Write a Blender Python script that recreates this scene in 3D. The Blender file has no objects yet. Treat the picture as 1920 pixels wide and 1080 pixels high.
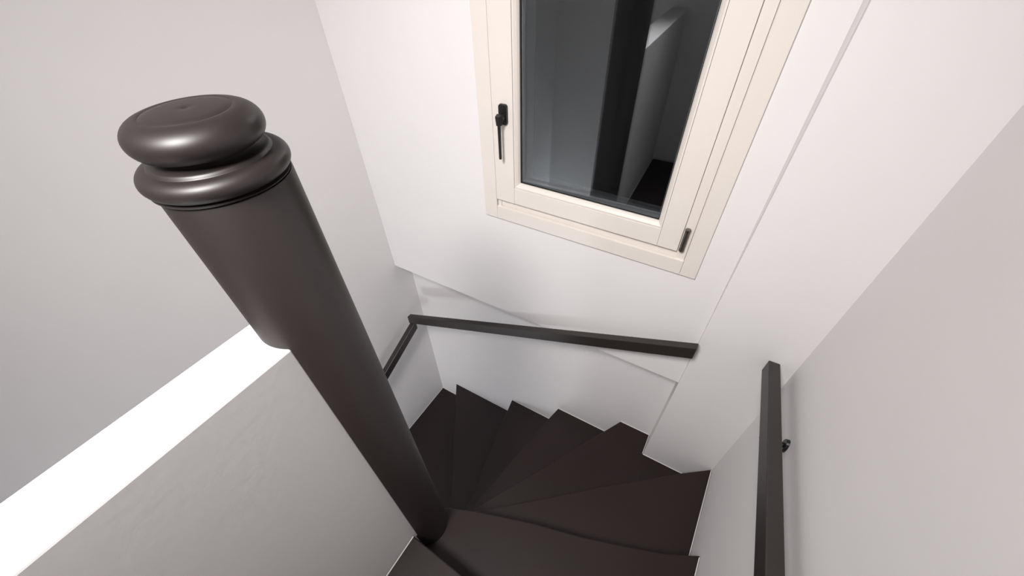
import bpy, bmesh, math, random
from mathutils import Vector, Matrix

# ---------------------------------------------------------------- units
# survey units: eye point at (0,0,0), x along the window wall, y towards it, z up.
S = 1.3          # metres per survey unit
ZO = 4.1         # eye height above the lower floor, metres
def W(x, y, z):
    return Vector((x*S, y*S, z*S + ZO))

scene = bpy.context.scene
col = scene.collection

# ---------------------------------------------------------------- camera
cam_d = bpy.data.cameras.new('camera')
cam = bpy.data.objects.new('camera', cam_d)
col.objects.link(cam)
cam_d.sensor_width = 36
cam_d.lens = 13.755
cam_d.shift_x = 0.0002
cam_d.shift_y = 0.0176
cam_d.clip_start = 0.01
cam.location = W(0, 0, 0)
cam.rotation_euler = (0.775914, 0.022212, 0.532774)
scene.camera = cam

# ---------------------------------------------------------------- world + exposure
world = bpy.data.worlds.new('night')
scene.world = world
world.use_nodes = True
bg = world.node_tree.nodes['Background']
bg.inputs[0].default_value = (0.35, 0.45, 0.7, 1)
bg.inputs[1].default_value = 0.001
scene.view_settings.view_transform = 'Standard'
scene.view_settings.look = 'None'
scene.view_settings.gamma = 1
scene.view_settings.use_curve_mapping = False
scene.view_settings.exposure = 0.0

SPOT_POS = (-0.27, -0.50, 0.72)      # ceiling spotlight over the landing, aimed at the window wall
SPOT_AIM = (-0.45, 0.90, -0.90)
SPOT_W = 248.0
SPOT_DEG = 98
LAMP_LOW = 50.0     # emission of the lamp in the lower hall

# ---------------------------------------------------------------- materials
def mat(name, colr, rough=0.5, bump=0.0, bscale=60, var=0.0, vscale=4, metallic=0.0, spec=0.5, coat=0.0):
    m = bpy.data.materials.new(name)
    m.use_nodes = True
    nt = m.node_tree
    b = nt.nodes['Principled BSDF']
    b.inputs['Base Color'].default_value = (*colr, 1)
    b.inputs['Roughness'].default_value = rough
    b.inputs['Metallic'].default_value = metallic
    b.inputs['Specular IOR Level'].default_value = spec
    b.inputs['Coat Weight'].default_value = coat
    tc = nt.nodes.new('ShaderNodeTexCoord')
    if var:
        n = nt.nodes.new('ShaderNodeTexNoise'); n.inputs['Scale'].default_value = vscale
        n.inputs['Detail'].default_value = 4
        nt.links.new(tc.outputs['Object'], n.inputs['Vector'])
        r = nt.nodes.new('ShaderNodeMapRange')
        r.inputs['From Min'].default_value = 0.3; r.inputs['From Max'].default_value = 0.7
        r.inputs['To Min'].default_value = 1-var; r.inputs['To Max'].default_value = 1+var
        nt.links.new(n.outputs['Fac'], r.inputs['Value'])
        v = nt.nodes.new('ShaderNodeVectorMath'); v.operation = 'SCALE'
        v.inputs[0].default_value = colr
        nt.links.new(r.outputs['Result'], v.inputs['Scale'])
        nt.links.new(v.outputs['Vector'], b.inputs['Base Color'])
    if bump:
        n = nt.nodes.new('ShaderNodeTexNoise'); n.inputs['Scale'].default_value = bscale
        n.inputs['Detail'].default_value = 5
        nt.links.new(tc.outputs['Object'], n.inputs['Vector'])
        bp = nt.nodes.new('ShaderNodeBump'); bp.inputs['Strength'].default_value = bump
        bp.inputs['Distance'].default_value = 0.003
        nt.links.new(n.outputs['Fac'], bp.inputs['Height'])
        nt.links.new(bp.outputs['Normal'], b.inputs['Normal'])
    return m

M_wall = mat('white_wall_paint', (0.83, 0.815, 0.812), 0.75, 0.12, 45, 0.012, 2.5, spec=0.2)
M_ceil = mat('white_ceiling_paint', (0.83, 0.82, 0.81), 0.9, spec=0.2)
M_post = mat('dark_brown_gloss_paint', (0.0185, 0.0130, 0.0126), 0.46, 0.05, 25, 0.06, 6, spec=0.75)
M_tread = mat('dark_brown_floor_paint', (0.0145, 0.0060, 0.0058), 0.46, 0.10, 30, 0.15, 5, spec=0.44)
M_rail = mat('dark_brown_rail_paint', (0.026, 0.021, 0.019), 0.42, 0.06, 30, 0.08, 6)
M_cream = mat('cream_window_paint', (0.80, 0.745, 0.69), 0.38, 0.03, 40, 0.01, 5)
M_caulk = mat('white_caulk', (0.85, 0.84, 0.83), 0.5)
M_black = mat('black_handle_metal', (0.006, 0.006, 0.006), 0.38)
M_gasket = mat('black_rubber', (0.006, 0.006, 0.006), 0.6)
M_spacer = mat('grey_spacer_metal', (0.50, 0.50, 0.51), 0.45)
M_hinge = mat('burnished_hinge_metal', (0.16, 0.14, 0.125), 0.28, metallic=0.9)
M_ext = mat('grey_exterior_render', (0.25, 0.25, 0.25), 0.9)

M_glass = bpy.data.materials.new('window_glass'); M_glass.use_nodes = True
nt = M_glass.node_tree
for n in list(nt.nodes): nt.nodes.remove(n)
o_ = nt.nodes.new('ShaderNodeOutputMaterial'); g_ = nt.nodes.new('ShaderNodeBsdfGlass')
g_.inputs['IOR'].default_value = 2.0; g_.inputs['Roughness'].default_value = 0.0
g_.inputs['Color'].default_value = (0.93, 0.95, 0.96, 1)
nt.links.new(g_.outputs[0], o_.inputs[0])

def emit_mat(name, colr, s):
    m = bpy.data.materials.new(name); m.use_nodes = True
    b = m.node_tree.nodes['Principled BSDF']
    b.inputs['Base Color'].default_value = (0.8, 0.8, 0.8, 1)
    b.inputs['Emission Color'].default_value = (*colr, 1)
    b.inputs['Emission Strength'].default_value = s
    return m
M_lamp2 = emit_mat('lamp_diffuser_cool', (0.92, 0.95, 1.0), LAMP_LOW)

# ---------------------------------------------------------------- mesh helpers (survey units in, metres out)
def add_box(bm, x0, x1, y0, y1, z0, z1):
    v = [bm.verts.new(W(x, y, z)) for z in (z0, z1) for y in (y0, y1) for x in (x0, x1)]
    for f in ((0,2,3,1),(4,5,7,6),(0,1,5,4),(2,6,7,3),(0,4,6,2),(1,3,7,5)):
        bm.faces.new([v[i] for i in f])

def add_hexa(bm, a, b):
    """a, b: two rings of equally many points (survey units), joined into a closed solid"""
    va = [bm.verts.new(W(*p)) for p in a]; vb = [bm.verts.new(W(*p)) for p in b]
    n = len(a)
    bm.faces.new(va[::-1]); bm.faces.new(vb)
    for i in range(n):
        j = (i+1) % n
        bm.faces.new((va[i], va[j], vb[j], vb[i]))

def add_prism(bm, poly, z0, z1):
    add_hexa(bm, [(x, y, z0) for x, y in poly], [(x, y, z1) for x, y in poly])

def add_lathe(bm, cx, cy, prof, seg=96):
    rings = []
    for r, z in prof:
        if r < 1e-6:
            rings.append([bm.verts.new(W(cx, cy, z))])
        else:
            rings.append([bm.verts.new(W(cx+r*math.cos(2*math.pi*i/seg), cy+r*math.sin(2*math.pi*i/seg), z)) for i in range(seg)])
    for a, b in zip(rings, rings[1:]):
        for i in range(seg):
            j = (i+1) % seg
            if len(a) == 1 and len(b) == 1: continue
            if len(a) == 1: bm.faces.new((a[0], b[i], b[j]))
            elif len(b) == 1: bm.faces.new((a[i], a[j], b[0]))
            else: bm.faces.new((a[i], a[j], b[j], b[i]))

def add_cyl(bm, p0, p1, r, seg=20):
    """capped cylinder between two survey points"""
    a = W(*p0); b = W(*p1); d = (b-a).normalized()
    u = d.orthogonal().normalized(); w = d.cross(u)
    ra = [bm.verts.new(a + r*S*(math.cos(t)*u + math.sin(t)*w)) for t in [2*math.pi*i/seg for i in range(seg)]]
    rb = [bm.verts.new(b + r*S*(math.cos(t)*u + math.sin(t)*w)) for t in [2*math.pi*i/seg for i in range(seg)]]
    bm.faces.new(ra[::-1]); bm.faces.new(rb)
    for i in range(seg):
        j = (i+1) % seg
        bm.faces.new((ra[i], ra[j], rb[j], rb[i]))

def obj(name, bm, material, parent=None, bevel=0.0, smooth=False, segs=2):
    bmesh.ops.recalc_face_normals(bm, faces=bm.faces)
    # put the origin at the base centre of the mesh
    xs = [v.co.x for v in bm.verts]; ys = [v.co.y for v in bm.verts]; zs = [v.co.z for v in bm.verts]
    org = Vector(((min(xs)+max(xs))/2, (min(ys)+max(ys))/2, min(zs)))
    bmesh.ops.translate(bm, verts=bm.verts, vec=-org)
    me = bpy.data.meshes.new(name); bm.to_mesh(me); bm.free()
    me.materials.append(material)
    o = bpy.data.objects.new(name, me); col.objects.link(o)
    if parent is not None:
        o.parent = parent
        o.location = org - world_loc(parent)
    else:
        o.location = org
    if smooth:
        for p in me.polygons: p.use_smooth = True
        md = o.modifiers.new('split', 'EDGE_SPLIT'); md.split_angle = math.radians(38)
    if bevel:
        b = o.modifiers.new('bevel', 'BEVEL'); b.width = bevel; b.segments = segs; b.limit_method = 'ANGLE'
        b.harden_normals = False
    return o

def world_loc(o):
    l = Vector(o.location)
    while o.parent is not None:
        o = o.parent; l += o.location
    return l

def empty(name, loc, parent=None):
    o = bpy.data.objects.new(name, None); col.objects.link(o); o.empty_display_size = 0.05
    o.parent = parent
    o.location = loc if parent is None else Vector(loc) - world_loc(parent)
    return o

def tag(o, label, cat, group=None):
    o['label'] = label; o['category'] = cat
    if group: o['group'] = group
    return o

def struct(o, label=None):
    o['kind'] = 'structure'
    if label: o['label'] = label
    return o

B = bmesh.new

# ---------------------------------------------------------------- key lines of the stairwell
XL = -1.1903                     # left wall
YB = 0.9142                      # window wall, upper part
YL = 1.0                         # window wall below the ledge
YP = 0.90                        # projecting pier at the right
XP = 0.0868                      # its left edge
ZLEDGE = -1.14
def XR(y): return 0.3285 - 0.019*(0.90 - y)      # right wall runs slightly out of square
ZC = 1.00                        # ceiling
ZB = -ZO/S                       # lower floor
YF = -0.90                       # wall behind the landing
PX0, PX1, PZ = -0.5166, -0.4255, -0.405   # parapet faces and top
C = (-0.4612, 0.1789); PR = 0.0651        # newel post
ZT = {0: -1.2458, 1: -1.398, 2: -1.535, 3: -1.672, 4: -1.8214, 5: -1.9708, 6: -2.1202, 7: -2.2696}
for k in range(8, 13): ZT[k] = ZT[7] - 0.1494*(k-7)
WX0, WX1, WZ0, WZ1 = -0.612, -0.029, -0.664, 0.35     # window opening in the wall

# ---------------------------------------------------------------- walls, ceiling, floors
bm = B()
for x0, x1, z0, z1 in ((XL, WX0, ZLEDGE, ZC), (WX0, WX1, ZLEDGE, WZ0), (WX0, WX1, WZ1, ZC)):
    add_box(bm, x0, x1, YB, 1.16, z0, z1)
add_box(bm, XL, XP, YL, 1.16, ZB, ZLEDGE)
# an open joint beside the pier widens towards the ceiling
xg = XP - 0.0212
def wr(z, x): return [(WX1, YB, z), (x, YB, z), (XP, YB+0.024, z), (XP, 1.16, z), (WX1, 1.16, z)]
add_hexa(bm, wr(ZLEDGE, XP-0.0002), wr(-0.87, XP-0.0002))
add_hexa(bm, wr(-0.87, XP-0.0002), wr(ZC, xg))
bmesh.ops.remove_doubles(bm, verts=bm.verts, dist=1e-5)
struct(obj('wall_back', bm, M_wall), 'white plastered wall with the window, thicker above a thin ledge line')

bm = B()
add_box(bm, XP, 0.46, YP, 1.16, ZB, ZC)
struct(obj('wall_back_right', bm, M_wall), 'white wall pier standing slightly proud beside the window wall')

bm = B(); add_prism(bm, [(XR(YP), YP), (XR(-1.0), -1.0), (0.46, -1.0), (0.46, YP)], ZB, ZC)
struct(obj('wall_right', bm, M_wall), 'large white wall on the right carrying the nearest handrail')

bm = B(); add_box(bm, XL-0.12, XL, YF-0.1, 1.16, ZB, ZC)
struct(obj('wall_left', bm, M_wall), 'tall white wall on the left of the lower flight')

bm = B(); add_box(bm, XL, PX0, YF-0.1, YF, ZB, ZC); add_box(bm, PX0, 0.46, YF-0.1, YF, ZT[0]-0.03, ZC)
struct(obj('wall_front', bm, M_wall), 'white wall behind the landing')

bm = B(); add_box(bm, XL-0.12, 0.46, -1.0, 1.16, ZC, ZC+0.1)
struct(obj('ceiling', bm, M_ceil), 'white ceiling over the stairwell')

bm = B()
add_prism(bm, [(PX0, YF), (PX1, YF), (PX1, 0.1229), (-0.44, 0.150), (PX0, 0.150)], ZT[0]-0.03, PZ)
add_prism(bm, [(PX0, YF), (PX1, YF), (PX1, 0.100), (-0.44, 0.150), (PX0, 0.150)], ZB, ZT[0]-0.03)
bmesh.ops.remove_doubles(bm, verts=bm.verts, dist=1e-5)
struct(obj('wall_parapet', bm, M_wall, bevel=0.004), 'low white parapet wall with a bright flat top running to the dark post')

bm = B(); add_box(bm, XL-0.12, 0.46, YF-0.1, 1.16, ZB-0.08, ZB)
struct(obj('floor_hall', bm, M_tread))

# landing floor, its edge is the top nosing
bm = B(); add_prism(bm, [(PX1, YF), (XR(YF), YF), (XR(0.08), 0.080), (PX1, 0.1135)], ZT[0]-0.028, ZT[0])
floor_o = struct(obj('floor', bm, M_tread, bevel=0.004), 'dark brown painted landing floor at the top of the stairs')

# ---------------------------------------------------------------- staircase
stair = tag(empty('staircase', W(-0.43, 0.45, ZB)),
            'dark brown painted winding stairs turning left around the round post', 'staircase')
TH = 0.024
def sc(pts, k): return [(x*k, y*k) for x, y in pts]
# nosing lines, from the post to the outer wall
N = {
 0: [(-0.425, 0.1135), (0.3120, 0.080)],
 1: sc([(-0.452, 0.228), (-0.4314, 0.2423), (-0.3434, 0.281), (-0.2581, 0.3114), (-0.1587, 0.346), (-0.0117, 0.3875), (0.1018, 0.4271), (0.213, 0.4668), (0.262, 0.4905), (0.3155, 0.519)], 1.018),
 2: sc([(-0.430, 0.262), (-0.3262, 0.3549), (-0.213, 0.450), (-0.0123, 0.6229), (0.2326, 0.8219)], 1.008) + [(0.3285, 0.8985)],
 3: [(-0.470, 0.262), (-0.399, 0.3938), (-0.2167, 0.7052), (-0.0487, 0.9985)],
 4: [(-0.478, 0.250), (-0.469, 0.3964), (-0.418, 0.7127), (-0.356, 0.9985)],
 5: [(-0.492, 0.236), (-0.5337, 0.4137), (-0.6053, 0.7615), (-0.6375, 0.9985)],
 6: [(-0.505, 0.232), (-0.6542, 0.4086), (-0.8351, 0.6753), (-1.0545, 0.9985)],
 7: [(-0.522, 0.205), (-1.1885, 0.47)],
 8: [(-0.518, 0.12), (-1.1885, 0.14)],
}
N[5] = [(-0.492, 0.236), (-0.5337, 0.4137), (-0.600, 0.7715), (-0.6375, 0.9985)]
for k in range(9, 13): N[k] = [(-0.518, 0.12-0.2*(k-8)), (-1.1885, 0.14-0.2*(k-8))]
# wall corners met between nosing k and nosing k-1, walking from k back to k-1
CORN = {3: [(XP-0.001, 0.9985), (XP-0.001, YP-0.0015)], 7: [(XL+0.0018, 0.9985)]}
def back(pts, d):
    """nosing line pushed d under the step above"""
    out = []
    for i, (x, y) in enumerate(pts):
        a = pts[max(i-1, 0)]; b = pts[min(i+1, len(pts)-1)]
        tx, ty = b[0]-a[0], b[1]-a[1]; l = math.hypot(tx, ty)
        out.append((x + ty/l*d, y - tx/l*d))
    return out
def clampx(p):
    x, y = p
    return (min(max(x, XL+0.0018), XR(y)-0.001), min(y, 0.9985))
for k in range(1, 13):
    nose = N[k]
    under = [clampx(p) for p in back(N[k-1], 0.030)]
    if k == 3: under[-1] = (XR(0.86)-0.001, 0.865)
    if k == 4: under[-1] = (-0.033, 0.9985)
    if k == 5: under[-1] = (-0.333, 0.9985)
    if k == 6: under[-1] = (-0.610, 0.9985)
    if k == 7: under[-1] = (-1.020, 0.9985)
    poly = nose + CORN.get(k, [])
    if k == 3: poly = poly + [(XR(YP)-0.001, YP-0.0015)]
    poly = poly + under[::-1]
    bm = B(); add_prism(bm, poly, ZT[k]-TH, ZT[k])
    obj('tread', bm, M_tread, stair, bevel=0.005)
# risers, set back under each nosing
for k in range(0, 12):
    ln = [clampx(p) for p in back(N[k], 0.014)]
    ln2 = [clampx(p) for p in back(N[k], 0.026)]
    bm = B(); add_prism(bm, ln + ln2[::-1], ZT[k+1], ZT[k]-TH if k else ZT[0]-0.028)
    obj('riser', bm, M_tread, stair)

# white paint bead where the steps meet the walls
def bead(parent, pts, z, n_list, w=0.0022):
    for (a, b), n in zip(zip(pts, pts[1:]), n_list):
        e = 0.0016
        r = lambda p: [(p[0]+n[0]*e, p[1]+n[1]*e, z), (p[0]+n[0]*(w+e), p[1]+n[1]*(w+e), z), (p[0]+n[0]*e, p[1]+n[1]*e, z+w)]
        bm = B(); add_hexa(bm, r(a), r(b))
        obj('paint_bead', bm, M_caulk, parent)
bead(floor_o, [(PX1, YF), (PX1, 0.1120)], ZT[0], [(1, 0)])
bead(stair, [(XR(0.05), 0.05), (XR(0.522), 0.522)], ZT[1], [(-1, 0)])
bead(stair, [(XR(0.50), 0.50), (XR(0.893), 0.893)], ZT[2], [(-1, 0)])
bead(stair, [(0.29, YP), (XP, YP), (XP, YL-0.002), (XP-0.002, YL), (-0.047, YL)], ZT[3], [(0, -1), (-1, 0), (-0.7, -0.7), (0, -1)])
bead(stair, [(-0.04, YL), (-0.354, YL)], ZT[4], [(0, -1)])
bead(stair, [(-0.34, YL), (-0.636, YL)], ZT[5], [(0, -1)])
bead(stair, [(-0.62, YL), (-1.052, YL)], ZT[6], [(0, -1)])
bead(stair, [(-1.03, YL), (XL+0.002, YL), (XL, YL-0.002), (XL, 0.475)], ZT[7], [(0, -1), (0.7, -0.7), (1, 0)])

# ---------------------------------------------------------------- newel post
post = tag(empty('newel_post', W(C[0], C[1], ZB)),
           'thick round dark brown newel post with turned cap at the parapet end', 'newel post')
bm = B()
zs = -0.1940
add_lathe(bm, C[0], C[1], [(0, ZB), (PR, ZB), (PR, zs-0.0015), (PR-0.001, zs), (0, zs)], 128)
obj('shaft', bm, M_post, post, smooth=True)
bm = B()
prof = [(0, -0.2002), (PR-0.0032, -0.2002), (PR-0.0032, -0.1968), (PR+0.0008, -0.1966), (PR+0.0018, -0.1950)]
# lower bead
for i in range(0, 13):
    t = -math.pi*0.40 + i*(math.pi*0.5+math.pi*0.40)/12
    prof.append((0.0590 + 0.0118*math.cos(t), -0.1835 + 0.0108*math.sin(t)))
prof += [(0.0575, -0.1726), (0.0568, -0.1718), (0.0560, -0.1700), (0.0545, -0.1690)]
# cove to the neck
for i in range(1, 9):
    t = i/8*math.pi/2
    prof.append((0.0545 - 0.0100*math.sin(t), -0.1690 + 0.0075*(1-math.cos(t))))
prof += [(0.0445, -0.1600)]
# upper disc: flattened top, fat rounded edge, a fine turned groove and a centre mark
for i in range(0, 11):
    t = -math.pi/2 + i*(math.pi/2)/10
    prof.append((0.0465 + 0.0143*math.cos(t), -0.1445 + 0.0150*math.sin(t)))
for i in range(1, 11):
    t = i*(math.pi/2)/10
    prof.append((0.0400 + 0.0208*math.cos(t), -0.1445 + 0.0170*math.sin(t)))
prof += [(0.0390, -0.1280), (0.0382, -0.1274), (0.030, -0.1264), (0.012, -0.1256), (0.0035, -0.1255), (0.0016, -0.1263), (0, -0.1265)]
add_lathe(bm, C[0]-0.0008, C[1]-0.0018, [(r, z+(0.0045 if z < -0.163 else 0.0015)) for r, z in prof], 128)
obj('cap', bm, M_post, post, smooth=True)

# ---------------------------------------------------------------- handrails
def rail_bar(bm, a, b, u, w, h):
    """bar of width w along unit u and height h, a/b = lower-left... top corner points, cut square to the plan"""
    def ring(p):
        x, y, z = p
        return [(x, y, z), (x+u[0]*w, y+u[1]*w, z), (x+u[0]*w, y+u[1]*w, z-h), (x, y, z-h)]
    add_hexa(bm, ring(a), ring(b))

def bracket(parent, wallp, railp, n, up=0.012):
    """wall rose + arm; n = axis (x or y) normal to the wall"""
    br = empty('bracket', W(*wallp), parent)
    bm = B()
    d = Vector(n)
    p0 = Vector(wallp); p1 = p0 + d*0.007
    # rose: flat rounded plate
    t = Vector((d.y, -d.x, 0)).normalized()
    ring0, ring1 = [], []
    for i in range(20):
        a = 2*math.pi*i/20
        off = t*(0.0140*math.cos(a)) + Vector((0, 0, 0.0210*math.sin(a)))
        ring0.append(tuple(p0+off)); ring1.append(tuple(p1+off*0.93))
    add_hexa(bm, ring0, ring1)
    obj('wall_plate', bm, M_black, br, bevel=0.001)
    bm = B()
    pm = Vector((railp[0], railp[1], wallp[2]-0.004))
    add_cyl(bm, tuple(p1), tuple(pm), 0.0058, 16)
    add_cyl(bm, (pm.x, pm.y, pm.z-0.006), tuple(railp), 0.0058, 16)
    obj('arm', bm, M_black, br, smooth=True)

# nearest rail, on the right wall
def zr(y): return -0.8805 - 0.240*(y-0.90)
rr = tag(empty('handrail', W(0.276, 0.30, zr(0.3)-0.05)),
         'nearest square dark brown handrail running up the right wall from the pier', 'handrail', 'handrails')
bm = B(); rail_bar(bm, (0.2615, YP, zr(YP)), (0.2615, -0.30, zr(-0.30)), (1, 0), 0.0285, 0.047)
obj('rail', bm, M_rail, rr, bevel=0.003)
for y in (0.655, 0.05, -0.24):
    z0 = zr(y) - 0.047
    bracket(rr, (XR(y), y, z0-0.013), (0.276, y, z0+0.001), (-1, 0, 0))

# rail across the window wall
XA, XB = -1.134, 0.0855
def zf(x): return -0.889 + 0.4186*(x-0.082)
fr = tag(empty('handrail', W(-0.5, 0.86, zf(-0.5)-0.05)),
         'square dark brown handrail sloping across the wall below the window', 'handrail', 'handrails')
bm = B(); rail_bar(bm, (XA, 0.850, zf(XA)), (XB, 0.850, zf(XB)), (0, 1), 0.0240, 0.0472)
obj('rail', bm, M_rail, fr, bevel=0.003)
for x in (-0.10, -0.42):
    z0 = zf(x) - 0.0450
    bm = B(); add_cyl(bm, (x, YB, z0), (x, 0.872, z0), 0.0022, 14)
    obj('fixing_pin', bm, M_black, fr, smooth=True)

# rail along the left wall
def zl(y): return -1.5105 + 0.466*(y-0.74)
lr = tag(empty('handrail', W(-1.127, 0.3, zl(0.3)-0.05)),
         'short length of dark brown handrail on the left wall, half hidden by the post', 'handrail', 'handrails')
bm = B(); rail_bar(bm, (-1.140, 0.8780, zl(0.8780)), (-1.140, -0.45, zl(-0.45)), (1, 0), 0.0255, 0.050)
obj('rail', bm, M_rail, lr, bevel=0.003)
for y in (0.30, -0.30):
    z0 = zl(y) - 0.047
    bracket(lr, (XL, y, z0-0.013), (-1.127, y, z0+0.001), (1, 0, 0))

# ---------------------------------------------------------------- window
win = struct(empty('window_1', W(-0.32, YB, -0.70)), 'cream painted window with a dark glazed sash and black lever handle')
YC = 0.906                                  # casing face
cx0, cx1, cx2, cx3 = -0.6498, -0.6048, -0.0310, 0.0097
cz0, cz1 = -0.7010, -0.6563
ztop = WZ1 + 0.04
for x0, x1, z0, z1 in ((cx0, cx1-0.0004, cz0, ztop), (cx2+0.0004, cx3, cz0, ztop), (cx1, cx2, cz0, cz1), (cx1, cx2, WZ1-0.01, ztop)):
    bm = B(); add_box(bm, x0, x1, YC, YB+0.0005, z0, z1)
    obj('casing_board', bm, M_cream, win, bevel=0.0018)
# fixed frame inside the opening
bm = B()
fy0, fy1 = 0.9165, 0.985
add_box(bm, WX0, -0.575, fy0, fy1, WZ0, WZ1)
add_box(bm, -0.085, WX1, fy0, fy1, WZ0, WZ1)
add_box(bm, -0.575, -0.085, fy0, fy1, WZ0, -0.600)
add_box(bm, -0.575, -0.085, fy0, fy1, WZ1-0.05, WZ1)
obj('frame', bm, M_cream, win)
# shallow lip of the frame at each end of the sill gap
for x0, x1 in ((-0.6035, -0.5915), (-0.0555, -0.0325)):
    bm = B(); add_box(bm, x0, x1, 0.9115, fy0, WZ0+0.001, WZ1-0.02)
    obj('frame_lip', bm, M_cream, win, bevel=0.001)

# opening sash
YS = 0.9045
sx0, sx1, sz0, sz1 = -0.6035, -0.0560, -0.6310, WZ1-0.012
bx0, bx1, bz0, bz1 = -0.5405, -0.1076, -0.5795, 0.300       # inner edge of stiles and rails
gx0, gx1, gz0, gz1 = -0.5270, -0.1215, -0.5665, 0.287       # sight line of the glass
YG = 0.9215
sash = empty('sash', W((sx0+sx1)/2, YS, sz0), win)
for x0, x1 in ((sx0, bx0), (bx1, sx1)):
    bm = B(); add_box(bm, x0, x1, YS, 0.960, sz0, sz1)
    obj('stile', bm, M_cream, sash, bevel=0.0015)
for z0, z1 in ((sz0, bz0), (bz1, sz1)):
    bm = B(); add_box(bm, bx0+0.0003, bx1-0.0003, YS+0.0002, 0.960, z0, z1)
    obj('rail', bm, M_cream, sash, bevel=0.0015)
# mitred glazing beads sloping back to the glass
g = 0.0009
o4 = [(bx0+g, bz0+g), (bx1-g, bz0+g), (bx1-g, bz1-g), (bx0+g, bz1-g)]
i4 = [(gx0, gz0), (gx1, gz0), (gx1, gz1), (gx0, gz1)]
for i in range(4):
    j = (i+1) % 4
    (ax, az), (bx, bz), (cx, cz), (dx, dz) = o4[i], o4[j], i4[j], i4[i]
    mid = lambda p, q, t: p + (q-p)*t
    def ring(ox, oz, ix, iz):
        return [(ox, YG, oz), (ox, YS+0.0022, oz), (mid(ox, ix, .28), YS+0.0018, mid(oz, iz, .28)),
                (mid(ox, ix, .75), YS+0.0075, mid(oz, iz, .75)), (ix, YG-0.004, iz), (ix, YG, iz)]
    bm = B(); add_hexa(bm, ring(ax, az, dx, dz), ring(bx, bz, cx, cz))
    obj('glazing_bead', bm, M_cream, sash)
def frame_ring(bm, x0, x1, z0, z1, t, y0, y1):
    add_box(bm, x0, x0+t, y0, y1, z0, z1); add_box(bm, x1-t, x1, y0, y1, z0, z1)
    add_box(bm, x0+t, x1-t, y0, y1, z0, z0+t); add_box(bm, x0+t, x1-t, y0, y1, z1-t, z1)
bm = B(); frame_ring(bm, gx0-0.004, gx1+0.004, gz0-0.004, gz1+0.004, 0.0062, YG, YG+0.0028)
obj('gasket', bm, M_gasket, sash)
# double glazing: the unit sits a little askew in its rebate
TILT = math.radians(1.5)
def tilted_box(bm, x0, x1, z0, z1, y0, y1):
    xm = -0.3242
    f = lambda x, y: (xm + (x-xm)*math.cos(TILT) - (y-YG)*math.sin(TILT), y + (x-xm)*math.sin(TILT))
    add_prism(bm, [f(x0, y0), f(x1, y0), f(x1, y1), f(x0, y1)], z0, z1)
e = 0.009
bm = B(); tilted_box(bm, gx0-e, gx1+e, gz0-e, gz1+e, YG+0.0090, YG+0.0120)
obj('glass_pane', bm, M_glass, sash)
bm = B(); tilted_box(bm, gx0-e, gx1+e, gz0-e, gz1+e, YG+0.0240, YG+0.0270)
obj('glass_pane', bm, M_glass, sash)
bm = B()
for x0, x1, z0, z1 in ((gx0-e, gx0+0.005, gz0-e, gz1+e), (gx1-0.005, gx1+e, gz0-e, gz1+e), (gx0+0.005, gx1-0.005, gz0-e, gz0+0.005), (gx0+0.005, gx1-0.005, gz1-0.005, gz1+e)):
    tilted_box(bm, x0, x1, z0, z1, YG+0.0122, YG+0.0238)
obj('spacer_bar', bm, M_spacer, sash)

# handle
hd = empty('handle', W(-0.568, YS, -0.40), win)
bm = B()
hx, hz = -0.5672, -0.3755
pts = []
for qx, qz, a0 in ((1, 1, 0), (-1, 1, 90), (-1, -1, 180), (1, -1, 270)):
    for i in range(5):
        a = math.radians(a0 + i*22.5)
        pts.append((hx + qx*0.0065 + 0.0065*math.cos(a), hz + qz*0.0190 + 0.0065*math.sin(a)))
add_hexa(bm, [(x, YS, z) for x, z in pts], [(hx+(x-hx)*0.93, YS-0.0075, hz+(z-hz)*0.97) for x, z in pts])
obj('rosette', bm, M_black, hd, bevel=0.0008)
bm = B()
add_cyl(bm, (hx, YS-0.007, hz-0.006), (hx, YS-0.021, hz-0.006), 0.0090, 24)
add_hexa(bm, [(hx-0.0085, YS-0.020, hz+0.006), (hx+0.0085, YS-0.020, hz+0.006), (hx+0.0065, YS-0.020, hz-0.022), (hx-0.0065, YS-0.020, hz-0.022)],
             [(hx-0.0060, YS-0.034, hz+0.003), (hx+0.0060, YS-0.034, hz+0.003), (hx+0.0045, YS-0.032, hz-0.020), (hx-0.0045, YS-0.032, hz-0.020)])
obj('neck', bm, M_black, hd, bevel=0.001)
bm = B()
add_hexa(bm, [(hx-0.0034, YS-0.029, hz-0.010), (hx+0.0034, YS-0.029, hz-0.010), (hx+0.0034, YS-0.021, hz-0.010), (hx-0.0034, YS-0.021, hz-0.010)],
             [(hx-0.0032, YS-0.028, hz-0.111), (hx+0.0032, YS-0.028, hz-0.111), (hx+0.0032, YS-0.022, hz-0.111), (hx-0.0032, YS-0.022, hz-0.111)])
obj('lever', bm, M_black, hd, bevel=0.0015)

# hinge between sash and casing
hg = empty('hinge', W(-0.0465, YS, -0.6245), win)
bm = B(); add_cyl(bm, (-0.0465, YS-0.001, -0.6180), (-0.0465, YS-0.001, -0.5660), 0.0062, 24)
obj('barrel', bm, M_hinge, hg, smooth=True)
for z0, z1 in ((-0.6245, -0.6185), (-0.5655, -0.5600)):
    bm = B(); add_cyl(bm, (-0.0465, YS-0.001, z0), (-0.0465, YS-0.001, z1), 0.0068, 24)
    obj('end_cap', bm, M_hinge, hg, bevel=0.0015, smooth=False)

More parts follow.
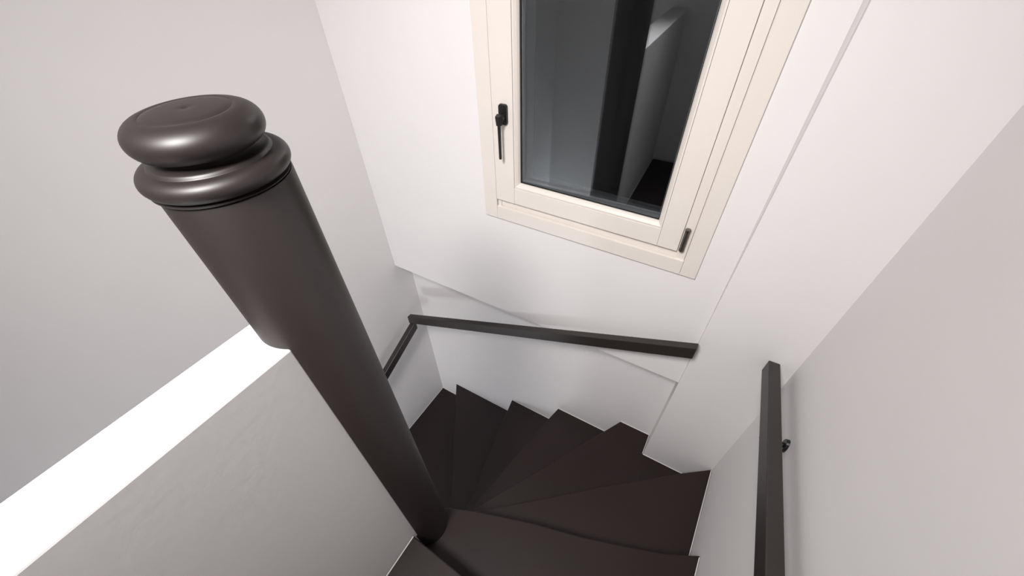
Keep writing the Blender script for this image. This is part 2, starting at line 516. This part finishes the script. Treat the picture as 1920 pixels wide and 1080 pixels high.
# ---------------------------------------------------------------- lamps
def spotlight(pos, aim, watts):
    p = W(*pos); d = (W(*aim) - p).normalized()
    t = tag(empty('ceiling_spotlight', W(pos[0], pos[1], ZC)), 'white dish spotlight hanging from the ceiling over the landing', 'lamp')
    bm = B(); add_lathe(bm, pos[0], pos[1], [(0, ZC), (0.05, ZC), (0.05, ZC-0.016), (0, ZC-0.016)], 40)
    obj('base', bm, M_ceil, t, smooth=True)
    bm = B(); add_cyl(bm, (pos[0], pos[1], ZC-0.016), (pos[0], pos[1], pos[2]+0.050), 0.008, 16)
    obj('stem', bm, M_ceil, t, smooth=True)
    # open dish behind the bulb
    bm = B()
    u = d.orthogonal().normalized(); w = d.cross(u)
    rings = []
    for r, h in ((0.001, -0.075), (0.110, -0.070), (0.212, -0.010), (0.206, -0.010), (0.105, -0.062), (0.001, -0.066)):
        rings.append([bm.verts.new(p + d*(h*S) + (u*math.cos(a) + w*math.sin(a))*(r*S)) for a in [2*math.pi*k/32 for k in range(32)]])
    for ra, rb in zip(rings, rings[1:]):
        for k in range(32):
            m = (k+1) % 32
            bm.faces.new((ra[k], ra[m], rb[m], rb[k]))
    obj('reflector_dish', bm, M_ceil, t, smooth=True)
    l = bpy.data.lights.new('spot_bulb', 'SPOT')
    l.energy = watts; l.spot_size = math.radians(SPOT_DEG); l.spot_blend = 1.0
    l.shadow_soft_size = 0.26; l.color = (1.0, 0.962, 0.948)
    o = bpy.data.objects.new('spot_bulb', l); col.objects.link(o)
    o.parent = t; o.location = p + d*0.02 - t.location
    o.rotation_euler = d.to_track_quat('-Z', 'Y').to_euler()
spotlight(SPOT_POS, SPOT_AIM, SPOT_W)
def wall_lamp(x, y, z, r):
    t = tag(empty('wall_lamp', W(x, YF, z)), 'opal globe wall lamp low over the lower flight', 'lamp')
    bm = B(); add_cyl(bm, (x, YF, z), (x, YF+0.012, z), 0.035, 32)
    obj('wall_plate', bm, M_ceil, t, smooth=True)
    bm = B(); add_cyl(bm, (x, YF+0.012, z), (x, y-r*0.9, z), 0.008, 16)
    obj('arm', bm, M_ceil, t, smooth=True)
    bm = B()
    add_lathe(bm, x, y, [(0, z-r)] + [(r*math.sin(a), z-r*math.cos(a)) for a in [k*math.pi/20 for k in range(1, 20)]] + [(0, z+r)], 40)
    obj('globe', bm, M_lamp2, t, smooth=True)
wall_lamp(-0.86, -0.78, -2.15, 0.075)
